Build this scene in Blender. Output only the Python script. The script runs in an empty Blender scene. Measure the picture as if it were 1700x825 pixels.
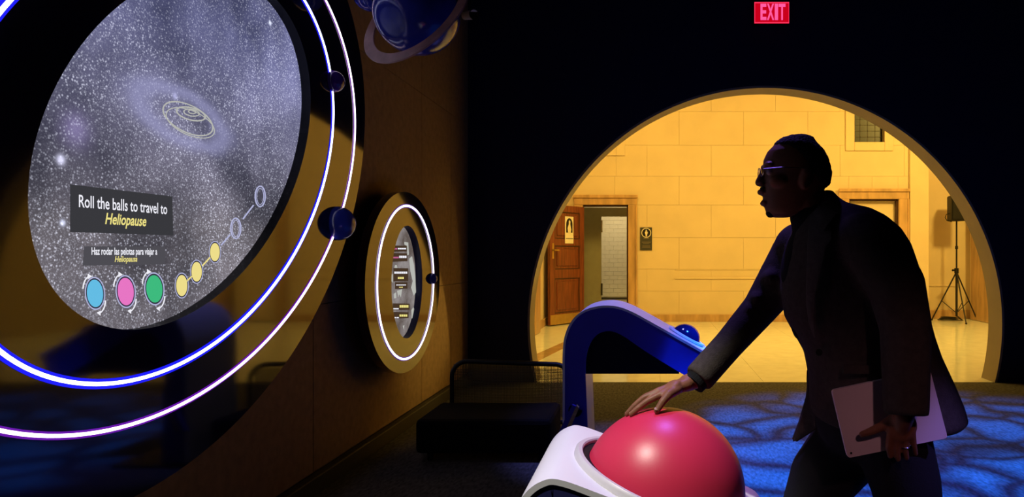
import bpy, bmesh, math, random
from math import sin, cos, pi, radians as R, sqrt, atan2
from mathutils import Vector as V, Matrix, Euler
random.seed(7)
C = bpy.context.scene.collection
SC = bpy.context.scene

# ------------------------------------------------------------------ camera, world, exposure, big lights
F, XV, YV, H = 1150.0, 1080.0, 422.0, 1.3      # focal length and principal point in pixels of a 1700 x 825 frame, eye height
cam = bpy.data.cameras.new('camera'); co = bpy.data.objects.new('camera', cam); C.objects.link(co)
co.location = (0, 0, H); co.rotation_euler = (pi/2, 0, 0)
cam.sensor_fit = 'HORIZONTAL'; cam.sensor_width = 36; cam.lens = 36*F/1700
cam.shift_x = (850-XV)/1700; cam.shift_y = (YV-412.5)/1700
cam.clip_start = .02; cam.clip_end = 100
SC.camera = co
w = bpy.data.worlds.new('World'); SC.world = w; w.use_nodes = True
w.node_tree.nodes['Background'].inputs[0].default_value = (.01, .01, .02, 1)
w.node_tree.nodes['Background'].inputs[1].default_value = .2
SC.view_settings.view_transform = 'Standard'
SC.view_settings.look = 'None'
SC.view_settings.exposure = 0; SC.view_settings.gamma = 1; SC.view_settings.use_curve_mapping = False

def light(name, kind, loc, target, color, energy, **kw):
    l = bpy.data.lights.new(name, kind); o = bpy.data.objects.new(name, l); C.objects.link(o)
    l.color = color; l.energy = energy; o.location = loc
    d = V(target)-V(loc); o.rotation_euler = d.to_track_quat('-Z', 'Y').to_euler()
    for k, v in kw.items(): setattr(l, k, v)
    return o
WARM = (1, .66, .135)
light('corridor_ceiling_lamp', 'AREA', (1.2, 9.6, 5.1), (1.2, 9.9, 0), WARM, 132, shape='RECTANGLE', size=4.5, size_y=1.6)
light('corridor_cove_lamp', 'AREA', (6.1, 9.4, 4.7), (4.6, 13.6, 1.5), WARM, 190, shape='RECTANGLE', size=.45, size_y=.45)
light('corridor_side_lamp', 'AREA', (-.9, 9.3, 4.9), (0.2, 13.4, 1.8), WARM, 72, shape='RECTANGLE', size=1.0, size_y=.9)
light('restroom_lamp', 'AREA', (-.7, 15.0, 2.7), (-.7, 15.2, 0), (1, .74, .36), 20, shape='RECTANGLE', size=.9, size_y=.6)
light('left_wall_fill_spot', 'SPOT', (4.3, 12.4, 5.1), (-1.85, 6.0, .75), WARM, 2300, spot_size=R(8), spot_blend=1, shadow_soft_size=.12)  # added narrow spot, aimed through the opening to brighten the left wall
light('console_spot', 'SPOT', (-1.30, .85, 4.1), (-.06, 2.08, .66), (1, .93, .82), 640, spot_size=R(15), spot_blend=.55, shadow_soft_size=.07)
light('violet_spot', 'SPOT', (.25, 3.45, 4.1), (.0, 2.3, .75), (.28, .16, 1), 300, spot_size=R(30), spot_blend=.6, shadow_soft_size=.06)
light('blue_console_spot', 'SPOT', (-.35, 4.3, 4.1), (-.15, 4.5, .8), (.20, .22, 1), 430, spot_size=R(26), spot_blend=.6, shadow_soft_size=.06)
light('blue_side_spot', 'SPOT', (2.3, .2, 3.6), (.85, 1.92, .77), (.30, .22, 1), 420, spot_size=R(5.5), spot_blend=1, shadow_soft_size=.05)
light('violet_floor_spot', 'SPOT', (1.0, 3.3, 4.2), (1.0, 3.75, 0), (.05, .02, 1), 420, spot_size=R(42), spot_blend=.9, shadow_soft_size=.1)
light('laptop_fill_spot', 'SPOT', (.9, -1.6, 3.3), (.66, 1.92, .82), (1, .46, .50), 75, spot_size=R(9), spot_blend=.9, shadow_soft_size=.1)  # unseen narrow spot, added only to light the laptop
gobo = light('water_effect_projector', 'SPOT', (1.3, 2.9, 4.2), (1.85, 4.15, 0), (.012, .15, 1), 6600, spot_size=R(54), spot_blend=.5, shadow_soft_size=.02)
l = gobo.data; l.use_nodes = True; nt = l.node_tree; N = nt.nodes; L = nt.links
em = N['Emission']
tc = N.new('ShaderNodeNewGeometry'); sp = N.new('ShaderNodeSeparateXYZ'); L.new(tc.outputs['Incoming'], sp.inputs[0])
dx = N.new('ShaderNodeMath'); dx.operation = 'DIVIDE'; L.new(sp.outputs[0], dx.inputs[0]); L.new(sp.outputs[2], dx.inputs[1])
dy = N.new('ShaderNodeMath'); dy.operation = 'DIVIDE'; L.new(sp.outputs[1], dy.inputs[0]); L.new(sp.outputs[2], dy.inputs[1])
cb = N.new('ShaderNodeCombineXYZ'); L.new(dx.outputs[0], cb.inputs[0]); L.new(dy.outputs[0], cb.inputs[1])
nz = N.new('ShaderNodeTexNoise'); nz.inputs['Scale'].default_value = 5; L.new(cb.outputs[0], nz.inputs['Vector'])
ad = N.new('ShaderNodeMixRGB'); ad.blend_type = 'ADD'; ad.inputs[0].default_value = .16; L.new(cb.outputs[0], ad.inputs[1]); L.new(nz.outputs['Color'], ad.inputs[2])
vo = N.new('ShaderNodeTexVoronoi'); vo.feature = 'DISTANCE_TO_EDGE'; vo.inputs['Scale'].default_value = 7.5; L.new(ad.outputs[0], vo.inputs['Vector'])
mr = N.new('ShaderNodeMapRange'); mr.inputs[1].default_value = .0; mr.inputs[2].default_value = .26; mr.inputs[3].default_value = .04; mr.inputs[4].default_value = 1.0
L.new(vo.outputs['Distance'], mr.inputs[0]); L.new(mr.outputs[0], em.inputs['Strength'])

# ------------------------------------------------------------------ helpers
def W(px, py, y):                    # a measured picture point at a known distance, in metres
    return V(((px-XV)*y/F, y, H+(YV-py)*y/F))
def tag(o, label=None, cat=None, group=None, kind=None):
    if label: o['label'] = label
    if cat: o['category'] = cat
    if group: o['group'] = group
    if kind: o['kind'] = kind
    return o
def empty(name, loc, label, cat, group=None):
    o = bpy.data.objects.new(name, None); C.objects.link(o); o.location = loc; o.empty_display_size = .1
    return tag(o, label, cat, group)
def obj(name, bm, mat, parent=None, smooth=False):
    if isinstance(bm, bpy.types.Mesh): me = bm
    else:
        bmesh.ops.recalc_face_normals(bm, faces=bm.faces)
        me = bpy.data.meshes.new(name); bm.to_mesh(me); bm.free()
    me.materials.clear()
    for m in (mat if isinstance(mat, (list, tuple)) else [mat]): me.materials.append(m)
    if smooth:
        for p in me.polygons: p.use_smooth = True
    o = bpy.data.objects.new(name, me); C.objects.link(o)
    if parent:
        o.parent = parent; o.matrix_parent_inverse = Matrix.Translation(-wloc(parent))
    return o
def wloc(o):
    v = V(o.location)
    return v
def origin(o, p):                    # moves a mesh object's origin to p (only for top-level meshes)
    p = V(p); o.data.transform(Matrix.Translation(-p)); o.location = p; return o
def autosmooth(o, ang=40):
    for p in o.data.polygons: p.use_smooth = True
    bm = bmesh.new(); bm.from_mesh(o.data)
    for e in bm.edges:
        if len(e.link_faces) == 2 and e.calc_face_angle(0) > R(ang): e.smooth = False
    bm.to_mesh(o.data); bm.free(); return o
def new(): return bmesh.new()
def box(bm, a, b, bev=0):
    a, b = V(a), V(b); r = bmesh.ops.create_cube(bm, size=1)
    bmesh.ops.scale(bm, vec=b-a, verts=r['verts']); bmesh.ops.translate(bm, vec=(a+b)/2, verts=r['verts'])
    if bev:
        es = list({e for v in r['verts'] for e in v.link_edges})
        bmesh.ops.bevel(bm, geom=es, offset=bev, segments=2, profile=.5, affect='EDGES')
    return bm
def ball(bm, c, r, rot=None, u=24, v=16):
    if not hasattr(r, '__len__'): r = (r, r, r)
    m = Matrix.Translation(V(c)) @ (Euler(rot).to_matrix().to_4x4() if rot else Matrix()) @ Matrix.Diagonal((*r, 1))
    bmesh.ops.create_uvsphere(bm, u_segments=u, v_segments=v, radius=1, matrix=m); return bm
def cyl(bm, a, b, r1, r2=None, n=16):
    a, b = V(a), V(b); d = b-a
    m = Matrix.Translation((a+b)/2) @ d.to_track_quat('Z', 'Y').to_matrix().to_4x4()
    bmesh.ops.create_cone(bm, cap_ends=True, segments=n, radius1=r1, radius2=r1 if r2 is None else r2, depth=d.length, matrix=m); return bm
def limb(bm, pts, rad, n=14):        # chain of tapered capsules
    for i, p in enumerate(pts): ball(bm, p, rad[i], u=n, v=n//2+2)
    for i in range(len(pts)-1): cyl(bm, pts[i], pts[i+1], rad[i], rad[i+1], n)
    return bm
def sweep(bm, pts, r, n=8, closed=False):
    pts = [V(p) for p in pts]; k = len(pts); rings = []
    up = None
    for i, p in enumerate(pts):
        t = (pts[(i+1) % k]-pts[i-1]) if closed or 0 < i < k-1 else (pts[1]-pts[0] if i == 0 else pts[-1]-pts[-2])
        t.normalize()
        if up is None: up = t.orthogonal().normalized()
        up = (up-t*up.dot(t)); up = up.normalized() if up.length > 1e-6 else t.orthogonal().normalized()
        s = t.cross(up); rr = r[i] if hasattr(r, '__len__') else r
        rings.append([bm.verts.new(p+(up*cos(2*pi*j/n)+s*sin(2*pi*j/n))*rr) for j in range(n)])
    for i in range(k if closed else k-1):
        A, B = rings[i], rings[(i+1) % k]
        for j in range(n): bm.faces.new((A[j], A[(j+1) % n], B[(j+1) % n], B[j]))
    if not closed: bm.faces.new(rings[0][::-1]); bm.faces.new(rings[-1])
    return bm
def loft(bm, secs):
    rings = [[bm.verts.new(p) for p in s] for s in secs]; n = len(rings[0])
    for A, B in zip(rings, rings[1:]):
        for j in range(n): bm.faces.new((A[j], A[(j+1) % n], B[(j+1) % n], B[j]))
    bm.faces.new(rings[0][::-1]); bm.faces.new(rings[-1]); return bm
def prism(bm, poly, d):              # closed polygon of 3-D points, extruded by vector d
    d = V(d); a = [bm.verts.new(V(p)) for p in poly]; b = [bm.verts.new(V(p)+d) for p in poly]; n = len(a)
    bm.faces.new(a); bm.faces.new(b[::-1])
    for i in range(n): bm.faces.new((a[i], b[i], b[(i+1) % n], a[(i+1) % n]))
    return bm
def strip_prism(bm, A, B, d):        # band between two point rows, extruded by d
    d = V(d); A = [V(p) for p in A]; B = [V(p) for p in B]
    rows = [[bm.verts.new(p) for p in r] for r in (A, B, [p+d for p in B], [p+d for p in A])]
    n = len(A)
    for q in range(4):
        P, Q = rows[q], rows[(q+1) % 4]
        for i in range(n-1): bm.faces.new((P[i], P[i+1], Q[i+1], Q[i]))
    for i in (0, n-1): bm.faces.new([r[i] for r in rows])
    return bm
def fuse(bm, voxel, sm=4, fac=.5):   # one continuous skin around overlapping closed pieces
    bmesh.ops.recalc_face_normals(bm, faces=bm.faces)
    me = bpy.data.meshes.new('t'); bm.to_mesh(me); bm.free()
    o = bpy.data.objects.new('t', me); C.objects.link(o)
    m = o.modifiers.new('r', 'REMESH'); m.mode = 'VOXEL'; m.voxel_size = voxel
    if sm: s = o.modifiers.new('s', 'SMOOTH'); s.iterations = sm; s.factor = fac
    dg = bpy.context.evaluated_depsgraph_get(); dg.update()
    r = bpy.data.meshes.new_from_object(o.evaluated_get(dg))
    bpy.data.objects.remove(o); bpy.data.meshes.remove(me)
    return r
def text_mesh(s, shear=0, ofs=0):
    cu = bpy.data.curves.new('t', 'FONT'); cu.body = s; cu.shear = shear; cu.resolution_u = 3; cu.offset = ofs
    o = bpy.data.objects.new('t', cu); C.objects.link(o)
    dg = bpy.context.evaluated_depsgraph_get(); dg.update()
    me = bpy.data.meshes.new_from_object(o.evaluated_get(dg)); bpy.data.objects.remove(o)
    return me
def fit_text(name, s, p0, ux, uz, wd, ht, mat, parent, shear=0, ofs=0, th=.0):
    """text whose box starts at p0 and spans wd along ux and ht along uz"""
    me = text_mesh(s, shear, ofs); xs = [v.co.x for v in me.vertices]; ys = [v.co.y for v in me.vertices]
    x0, x1, y0, y1 = min(xs), max(xs), min(ys), max(ys); ux, uz, p0 = V(ux), V(uz), V(p0)
    for v in me.vertices: v.co = p0+ux*((v.co.x-x0)/(x1-x0)*wd)+uz*((v.co.y-y0)/(y1-y0)*ht)
    return obj(name, me, mat, parent)

# ------------------------------------------------------------------ materials
def mat(name, col, rough=.6, spec=.5, metal=0, var=0, vscale=8, bump=0, bscale=60, ior=1.5, coat=0, sheen=0, stretch=None, trans=0, alpha=1):
    m = bpy.data.materials.new(name); m.use_nodes = True; nt = m.node_tree; N = nt.nodes; L = nt.links
    b = N['Principled BSDF']
    b.inputs['Base Color'].default_value = (*col, 1); b.inputs['Roughness'].default_value = rough
    b.inputs['Specular IOR Level'].default_value = spec; b.inputs['Metallic'].default_value = metal; b.inputs['IOR'].default_value = ior
    b.inputs['Coat Weight'].default_value = coat; b.inputs['Sheen Weight'].default_value = sheen
    b.inputs['Transmission Weight'].default_value = trans; b.inputs['Alpha'].default_value = alpha
    tc = N.new('ShaderNodeTexCoord'); vec = tc.outputs['Object']
    if stretch:
        mp = N.new('ShaderNodeMapping'); mp.inputs['Scale'].default_value = stretch; L.new(vec, mp.inputs[0]); vec = mp.outputs[0]
    if var:
        n = N.new('ShaderNodeTexNoise'); n.inputs['Scale'].default_value = vscale; n.inputs['Detail'].default_value = 6; L.new(vec, n.inputs['Vector'])
        r = N.new('ShaderNodeValToRGB'); L.new(n.outputs[0], r.inputs[0])
        r.color_ramp.elements[0].position = .3; r.color_ramp.elements[1].position = .7
        r.color_ramp.elements[0].color = (*[c*(1-var) for c in col], 1); r.color_ramp.elements[1].color = (*[min(1, c*(1+var)) for c in col], 1)
        L.new(r.outputs[0], b.inputs['Base Color'])
    if bump:
        n = N.new('ShaderNodeTexNoise'); n.inputs['Scale'].default_value = bscale; n.inputs['Detail'].default_value = 4; L.new(vec, n.inputs['Vector'])
        bp = N.new('ShaderNodeBump'); bp.inputs['Strength'].default_value = bump; bp.inputs['Distance'].default_value = .01; L.new(n.outputs[0], bp.inputs['Height']); L.new(bp.outputs[0], b.inputs['Normal'])
    return m
def emit(name, col, st):
    m = bpy.data.materials.new(name); m.use_nodes = True; N = m.node_tree.nodes; N.remove(N['Principled BSDF'])
    e = N.new('ShaderNodeEmission'); e.inputs[0].default_value = (*col, 1); e.inputs[1].default_value = st
    m.node_tree.links.new(e.outputs[0], N['Material Output'].inputs[0]); return m
M = {}
M['carpet'] = mat('carpet', (.10, .095, .09), .95, .1, var=.45, vscale=55, bump=.6, bscale=240, stretch=(1, .35, 1))
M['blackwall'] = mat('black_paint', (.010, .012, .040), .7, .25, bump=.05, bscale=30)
M['leftwall'] = mat('dark_wall_fabric', (.25, .155, .075), .8, .2, var=.15, vscale=20, bump=.12, bscale=90)
M['ceil'] = mat('black_ceiling', (.008, .008, .008), .9, .1, var=.2)
M['lining'] = mat('portal_lining', (.30, .25, .18), .7, .2, var=.05, vscale=3)
M['acrylic'] = mat('black_acrylic', (.006, .006, .014), .06, .5, ior=1.6, var=.1)
M['rimdark'] = mat('panel_edge', (.01, .01, .012), .4, .4, var=.1)
M['bluerecess'] = mat('blue_recess', (.02, .02, .16), .35, .4, var=.1)
M['stone'] = mat('cream_limestone', (.70, .56, .36), .75, .25, var=.045, vscale=2.2, bump=.08, bscale=25)
M['joint'] = mat('mortar', (.60, .48, .30), .9, .1, var=.06)
M['marble'] = mat('tan_marble', (.50, .31, .15), .35, .4, var=.25, vscale=3, stretch=(3, 3, .6))
M['tile'] = mat('polished_cream_terrazzo', (.86, .90, .82), .10, .5, var=.06, vscale=6)
M['band'] = mat('brown_floor_band', (.48, .33, .17), .12, .5, var=.15, vscale=5)
M['wood'] = mat('dark_oak', (.17, .045, .016), .32, .5, var=.45, vscale=5, stretch=(6, 6, .5), bump=.05, bscale=20)
M['wooddark'] = mat('dark_oak_edge', (.05, .018, .008), .45, .4, var=.2)
M['brass'] = mat('worn_brass', (.55, .38, .12), .35, .5, metal=1, var=.1)
M['olive'] = mat('olive_partition', (.36, .33, .21), .5, .3, var=.05)
M['wc'] = mat('white_glazed_tile', (.80, .78, .70), .3, .5, var=.03)
M['winglass'] = mat('leaded_glass', (.012, .015, .012), .35, .3, var=.3, vscale=9)
M['lead'] = mat('lead_came', (.035, .03, .02), .5, .4, var=.1)
M['black'] = mat('black_plastic', (.007, .007, .007), .5, .3, var=.1)
M['grille'] = mat('speaker_grille', (.006, .006, .006), .7, .3, bump=.4, bscale=300)
M['metalblk'] = mat('black_steel', (.018, .018, .018), .35, .5, metal=.3, var=.1)
M['signgrey'] = mat('dark_sign', (.045, .045, .035), .5, .4, var=.1)
M['signwhite'] = mat('sign_white', (.8, .75, .6), .5, .3, var=.02)
M['signblack'] = mat('sign_black', (.012, .01, .008), .5, .3, var=.02)
M['red'] = mat('alarm_red', (.5, .03, .02), .4, .5, var=.05)
M['laminate'] = mat('white_laminate', (.74, .75, .76), .42, .4, var=.02, vscale=2)
M['blueside'] = mat('blue_painted_side', (.045, .04, .42), .4, .4, var=.06)
M['navy'] = mat('navy_painted_side', (.020, .022, .10), .4, .4, var=.06)
M['infill'] = mat('black_infill', (.004, .004, .006), .6, .2, var=.1)
M['ply'] = mat('plywood_edge', (.45, .30, .15), .6, .3, var=.2, stretch=(1, 1, 12))
M['collar'] = mat('grey_collar', (.56, .55, .58), .4, .4, var=.03)
M['pink'] = mat('pink_ball', (.58, .026, .075), .38, .5, var=.05, vscale=3, bump=.02, bscale=160)
M['blueball'] = mat('blue_ball', (.006, .008, .07), .12, .5, var=.1)
M['planetblue'] = mat('blue_planet', (.02, .03, .26), .17, .5, var=.35, vscale=4)
M['planetviolet'] = mat('violet_planet', (.05, .012, .16), .08, .5, var=.3, vscale=6)
M['planetring'] = mat('planet_ring', (.34, .17, .14), .4, .5, var=.25, vscale=14)
M['wire'] = mat('wire', (.05, .05, .05), .4, .5, metal=1, var=.1)
M['mesh'] = mat('chair_mesh', (.03, .03, .03), .35, .6, var=.1)
M['seatfab'] = mat('black_upholstery', (.006, .006, .006), .9, .1, bump=.2, bscale=120)
M['skin'] = mat('brown_skin', (.21, .085, .045), .5, .3, var=.15, vscale=25, bump=.1, bscale=180)
M['nail'] = mat('nail', (.36, .20, .14), .35, .5, var=.05)
M['hair'] = mat('black_hair', (.010, .009, .009), .8, .3, bump=.9, bscale=130)
M['wool'] = mat('charcoal_wool', (.050, .041, .037), .9, .12, var=.2, vscale=60, bump=.25, bscale=220)
M['lapel'] = mat('charcoal_lapel', (.070, .058, .055), .85, .12, var=.15, vscale=60, bump=.2, bscale=220)
M['shirt'] = mat('black_knit', (.008, .008, .010), .9, .15, bump=.2, bscale=300)
M['trouser'] = mat('black_trousers', (.008, .008, .011), .85, .2, bump=.15, bscale=200)
M['leather'] = mat('black_leather', (.012, .011, .010), .4, .5, bump=.1)
M['eye'] = mat('eye_white', (.6, .57, .52), .2, .5, var=.02)
M['lens'] = mat('spectacle_lens', (.9, .9, .95), .03, .5, trans=1, var=.01)
M['steel'] = mat('silver_metal', (.7, .7, .72), .25, .5, metal=1, var=.03)
M['laptop'] = mat('silver_laptop', (.80, .66, .68), .42, .5, metal=.2, var=.02)
M['base'] = mat('dark_baseboard', (.03, .026, .02), .6, .3, var=.1)
E_ = {
 'led_in': emit('led_blue_white', (.80, .80, 1), 4.2), 'led_out': emit('led_violet_white', (1, .78, 1), 4.0),
 'glow_in': emit('led_halo_blue', (.015, .015, 1), 1.0), 'glow_out': emit('led_halo_violet', (.28, .02, .8), .5),
 'led_small': emit('led_small', (.92, .80, 1), 3.0), 'glow_small': emit('led_small_halo', (.30, .12, .8), .35),
 'white': emit('screen_white', (.92, .92, 1), .95), 'dim': emit('screen_lilac', (.60, .62, .95), .75), 'yellow': emit('screen_yellow', (1, .88, .28), .85),
 'boxgrey': emit('screen_box', (.040, .040, .046), 1), 'boxgrey2': emit('screen_box_soft', (.075, .072, .085), 1),
 'ib': emit('screen_icon_blue', (.14, .56, .86), .9), 'ip': emit('screen_icon_pink', (.84, .19, .58), .95), 'ig': emit('screen_icon_green', (.05, .52, .22), .95),
 'iy': emit('screen_icon_yellow', (1, .85, .30), .85), 'idark': emit('screen_icon_dark', (.03, .03, .05), 1), 'cream': emit('screen_cream', (.62, .63, .58), .75),
 'exitface': emit('exit_face', (.62, .0, .012), .95), 'exitrim': emit('exit_rim', (1, .035, .11), 1.0), 'exitlet': emit('exit_letter', (1, .10, .34), 1.1), 'pinktxt': emit('screen_pink', (.9, .2, .5), .6),
 'sx': emit('small_screen_grey', (.22, .20, .19), 1), 'sbox': emit('small_screen_box', (.06, .035, .02), 1),
}

# ------------------------------------------------------------------ room shell
PW = 7.02; PT = .28                     # portal wall: front face and thickness
LW = -1.85                              # dark left wall
RX, BY, CZ = 4.6, -2.6, 4.6
tag(obj('floor', box(new(), (LW-.2, BY, -.1), (RX, PW+.02, 0)), M['carpet']), 'dark patterned carpet on the exhibit room floor', 'floor', kind='structure')
tag(obj('ceiling', box(new(), (LW-.2, BY, CZ), (RX, PW, CZ+.1)), M['ceil']), 'black ceiling above the dark exhibit room', 'ceiling', kind='structure')
wl = tag(obj('wall_left', box(new(), (LW-.2, BY, 0), (LW-.012, PW+PT, CZ)), M['rimdark']), 'dark brown panelled wall carrying the round displays', 'wall', kind='structure')
ys = [BY, -.4, 1.7, 3.8, 5.6, 6.42, PW]
for a, b in zip(ys, ys[1:]):
    for z0, z1 in ((.10, 1.02), (1.02, 2.6), (2.6, CZ)):
        obj('wall_panel', box(new(), (LW-.012, a+.003, z0+.002), (LW, b-.003, z1-.002), .002), M['leftwall'], wl)
tag(obj('baseboard_left', box(new(), (LW, BY, 0), (LW+.05, PW, .10), .008), M['base']), 'dark baseboard along the foot of the brown wall', 'baseboard', kind='structure')
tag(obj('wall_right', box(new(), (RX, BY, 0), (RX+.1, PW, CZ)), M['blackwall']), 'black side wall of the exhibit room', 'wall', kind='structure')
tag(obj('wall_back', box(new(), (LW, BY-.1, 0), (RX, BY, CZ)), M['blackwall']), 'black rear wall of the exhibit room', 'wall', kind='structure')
# portal wall with a round opening cut off by the floor
PC = W(1271.5, 538, PW); PRAD = 395.5*PW/F
def arc_pts(c, r, y, n=120):
    a0 = math.asin(-c.z/r)
    return [V((c.x+r*cos(a0+(pi-2*a0)*i/n), y, c.z+r*sin(a0+(pi-2*a0)*i/n))) for i in range(n+1)]
bm = new(); ap = arc_pts(PC, PRAD, PW)
def outer(p):                            # matching point on the wall's outer rectangle
    d = V((p.x-PC.x, 0, p.z-PC.z)); t = 1e9
    if d.x > 1e-6: t = min(t, (RX-PC.x)/d.x)
    if d.x < -1e-6: t = min(t, (LW-.05-PC.x)/d.x)
    if d.z > 1e-6: t = min(t, (CZ-PC.z)/d.z)
    if d.z < -1e-6: t = min(t, -PC.z/d.z)
    return V((PC.x+d.x*t, PW, PC.z+d.z*t))
op = [outer(p) for p in ap]
for cx, cz in ((RX, CZ), (LW-.05, CZ)):      # snap one point to each upper corner
    i = min(range(len(op)), key=lambda i: (op[i]-V((cx, PW, cz))).length); op[i] = V((cx, PW, cz))
op[0] = V((RX, PW, 0)); op[-1] = V((LW-.05, PW, 0))
strip_prism(bm, ap, op, (0, PT, 0))
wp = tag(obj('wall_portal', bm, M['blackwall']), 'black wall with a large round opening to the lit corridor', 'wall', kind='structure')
bm = new(); strip_prism(bm, arc_pts(PC, PRAD-.022, PW-.004), arc_pts(PC, PRAD+.001, PW-.004), (0, PT+.008, 0))
autosmooth(obj('portal_lining', bm, M['lining'], wp))

# ------------------------------------------------------------------ lit corridor
FY = 13.35; CL, CR = -1.93, 6.45; CH = 5.3; RY = 14.0; C0 = PW+PT
fl = tag(obj('floor_corridor', box(new(), (CL-.1, C0-.26, -.1), (CR+.1, RY, -.012)), M['joint']), 'polished cream stone floor of the corridor', 'floor', kind='structure')
yt = [PW+.02, 8.1, 9.15, 10.2, 11.25, 12.3, FY]; xt = [CL, -.95, .1, 1.15, 2.2, 3.25, 4.3, 5.35, CR]
for a, b in zip(yt, yt[1:]):
    for c, d in zip(xt, xt[1:]):
        obj('floor_tile', box(new(), (c+.0015, a+.0015, -.012), (d-.0015, b-.0015, 0)), M['tile'], fl)
for c, d in zip(xt[-2:], xt[-1:]): obj('floor_tile', box(new(), (c+.0015, FY+.0015, -.012), (d-.0015, RY, 0)), M['tile'], fl)
bm = new(); prism(bm, [V((-1.62, 8.2, .0005)), V((-1.40, 8.2, .0005)), V((-.90, 11.6, .0005)), V((-1.07, 11.6, .0005))], (0, 0, .001))
obj('floor_band', bm, M['band'], fl)
tag(obj('ceiling_corridor', box(new(), (CL-.1, C0, CH), (CR+.1, RY+.1, CH+.1)), M['stone']), 'cream ceiling of the corridor', 'ceiling', kind='structure')
tag(obj('wall_corridor_left', box(new(), (CL-.1, C0, 0), (CL, FY, CH)), M['stone']), 'cream side wall of the corridor behind the open door', 'wall', kind='structure')
tag(obj('wall_corridor_right', box(new(), (CR, C0, 0), (CR+.1, RY, CH)), M['stone']), 'cream side wall of the corridor by the loudspeaker', 'wall', kind='structure')
tag(obj('wall_corridor_near', box(new(), (CL-.1, C0, 3.6), (CR+.1, C0+.05, CH)), M['stone']), 'cream wall above the round opening on the corridor side', 'wall', kind='structure')
X = lambda px, y=FY: (px-XV)*y/F
Z = lambda py, y=FY: H+(YV-py)*y/F
D1 = (X(968), X(1043), 0, 2.25); D2 = (X(1409), X(1491), 0, 2.36)
W1 = (X(1418), X(1468), Z(236), 4.15); W2 = (X(972), X(1023), Z(244), 4.15)
WEND = 5.34
opens = [D1, D2, W1, W2]
def clip(rect):                          # rect minus the openings
    todo = [rect]
    for o in opens:
        nxt = []
        for x0, x1, z0, z1 in todo:
            if x1 <= o[0]+1e-4 or x0 >= o[1]-1e-4 or z1 <= o[2]+1e-4 or z0 >= o[3]-1e-4: nxt.append((x0, x1, z0, z1)); continue
            if x0 < o[0]: nxt.append((x0, o[0], z0, z1))
            if x1 > o[1]: nxt.append((o[1], x1, z0, z1))
            a, b = max(x0, o[0]), min(x1, o[1])
            if z1 > o[3]: nxt.append((a, b, o[3], z1))
            if z0 < o[2]: nxt.append((a, b, z0, o[2]))
        todo = nxt
    return todo
bm = new()
for r in clip((CL, WEND, 0, CH)): box(bm, (r[0], FY+.012, r[2]), (r[1], FY+.18, r[3]))
fw = tag(obj('wall_corridor_far', bm, M['joint']), 'cream ashlar stone wall at the far side of the corridor', 'wall', kind='structure')
zs = [0, .59, 1.01, 1.6, 2.25, 2.36, 2.75, 3.25, 3.46, 3.95, 4.45, 5.0, CH]
zs = [0, .59, 1.01, 1.62, 2.25, 2.80, 3.40, 4.05, 4.66, CH]
for k, (a, b) in enumerate(zip(zs, zs[1:])):
    off = (.0, .62)[k % 2]; x = CL-off
    while x < WEND:
        for r in clip((max(x, CL), min(x+1.24, WEND), a, b)):
            if r[1]-r[0] > .03 and r[3]-r[2] > .03:
                obj('stone_block', box(new(), (r[0]+.0018, FY, r[2]+.0018), (r[1]-.0018, FY+.02, r[3]-.0018), .0015), M['stone'], fw)
        x += 1.24
obj('dado_moulding', box(new(), (X(1120), FY-.022, Z(463)), (X(1385), FY+.001, Z(460)), .004), M['stone'], fw)
obj('dado_ledge', box(new(), (X(1120), FY-.008, Z(448.5)), (X(1385), FY+.001, Z(446.5)), .003), M['joint'], fw)
obj('pilaster', box(new(), (X(1509), FY-.06, 0), (WEND, FY+.001, CH), .006), M['stone'], fw)
wr = tag(obj('wall_corridor_recess', box(new(), (WEND-.05, RY, 0), (CR, RY+.1, CH)), M['stone']), 'cream recessed wall behind the loudspeaker', 'wall', kind='structure')
obj('return_side', box(new(), (WEND-.2, FY+.1, 0), (WEND-.001, RY, CH)), M['stone'], wr)
obj('recess_moulding', box(new(), (WEND+.25, RY-.02, Z(478)), (CR-.2, RY+.001, Z(475)), .004), M['stone'], wr)
def baseb(name, a, b, lab): tag(obj(name, box(new(), a, b, .006), M['marble']), lab, 'baseboard', kind='structure')
baseb('baseboard_far', (X(1060), FY-.03, 0), (X(1393), FY, .14), 'tan marble baseboard under the ashlar wall between the doorways')
baseb('baseboard_recess', (WEND, RY-.03, 0), (CR, RY, .17), 'tan marble baseboard of the recess behind the loudspeaker')
baseb('baseboard_side', (CL, 8.0, 0), (CL+.03, FY-.05, .14), 'tan marble baseboard of the corridor side wall')
tag(obj('trim_1', box(new(), (CL, 11.05, 0), (CL+.10, 11.55, 3.2), .02), M['marble']), 'tan marble pilaster on the corridor side wall near the red alarm', 'pilaster', kind='structure')
tag(obj('trim_2', box(new(), (CR-.10, 12.75, 0), (CR, 13.75, 3.1), .02), M['marble']), 'brown marble door surround beside the loudspeaker', 'pilaster', kind='structure')

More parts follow.
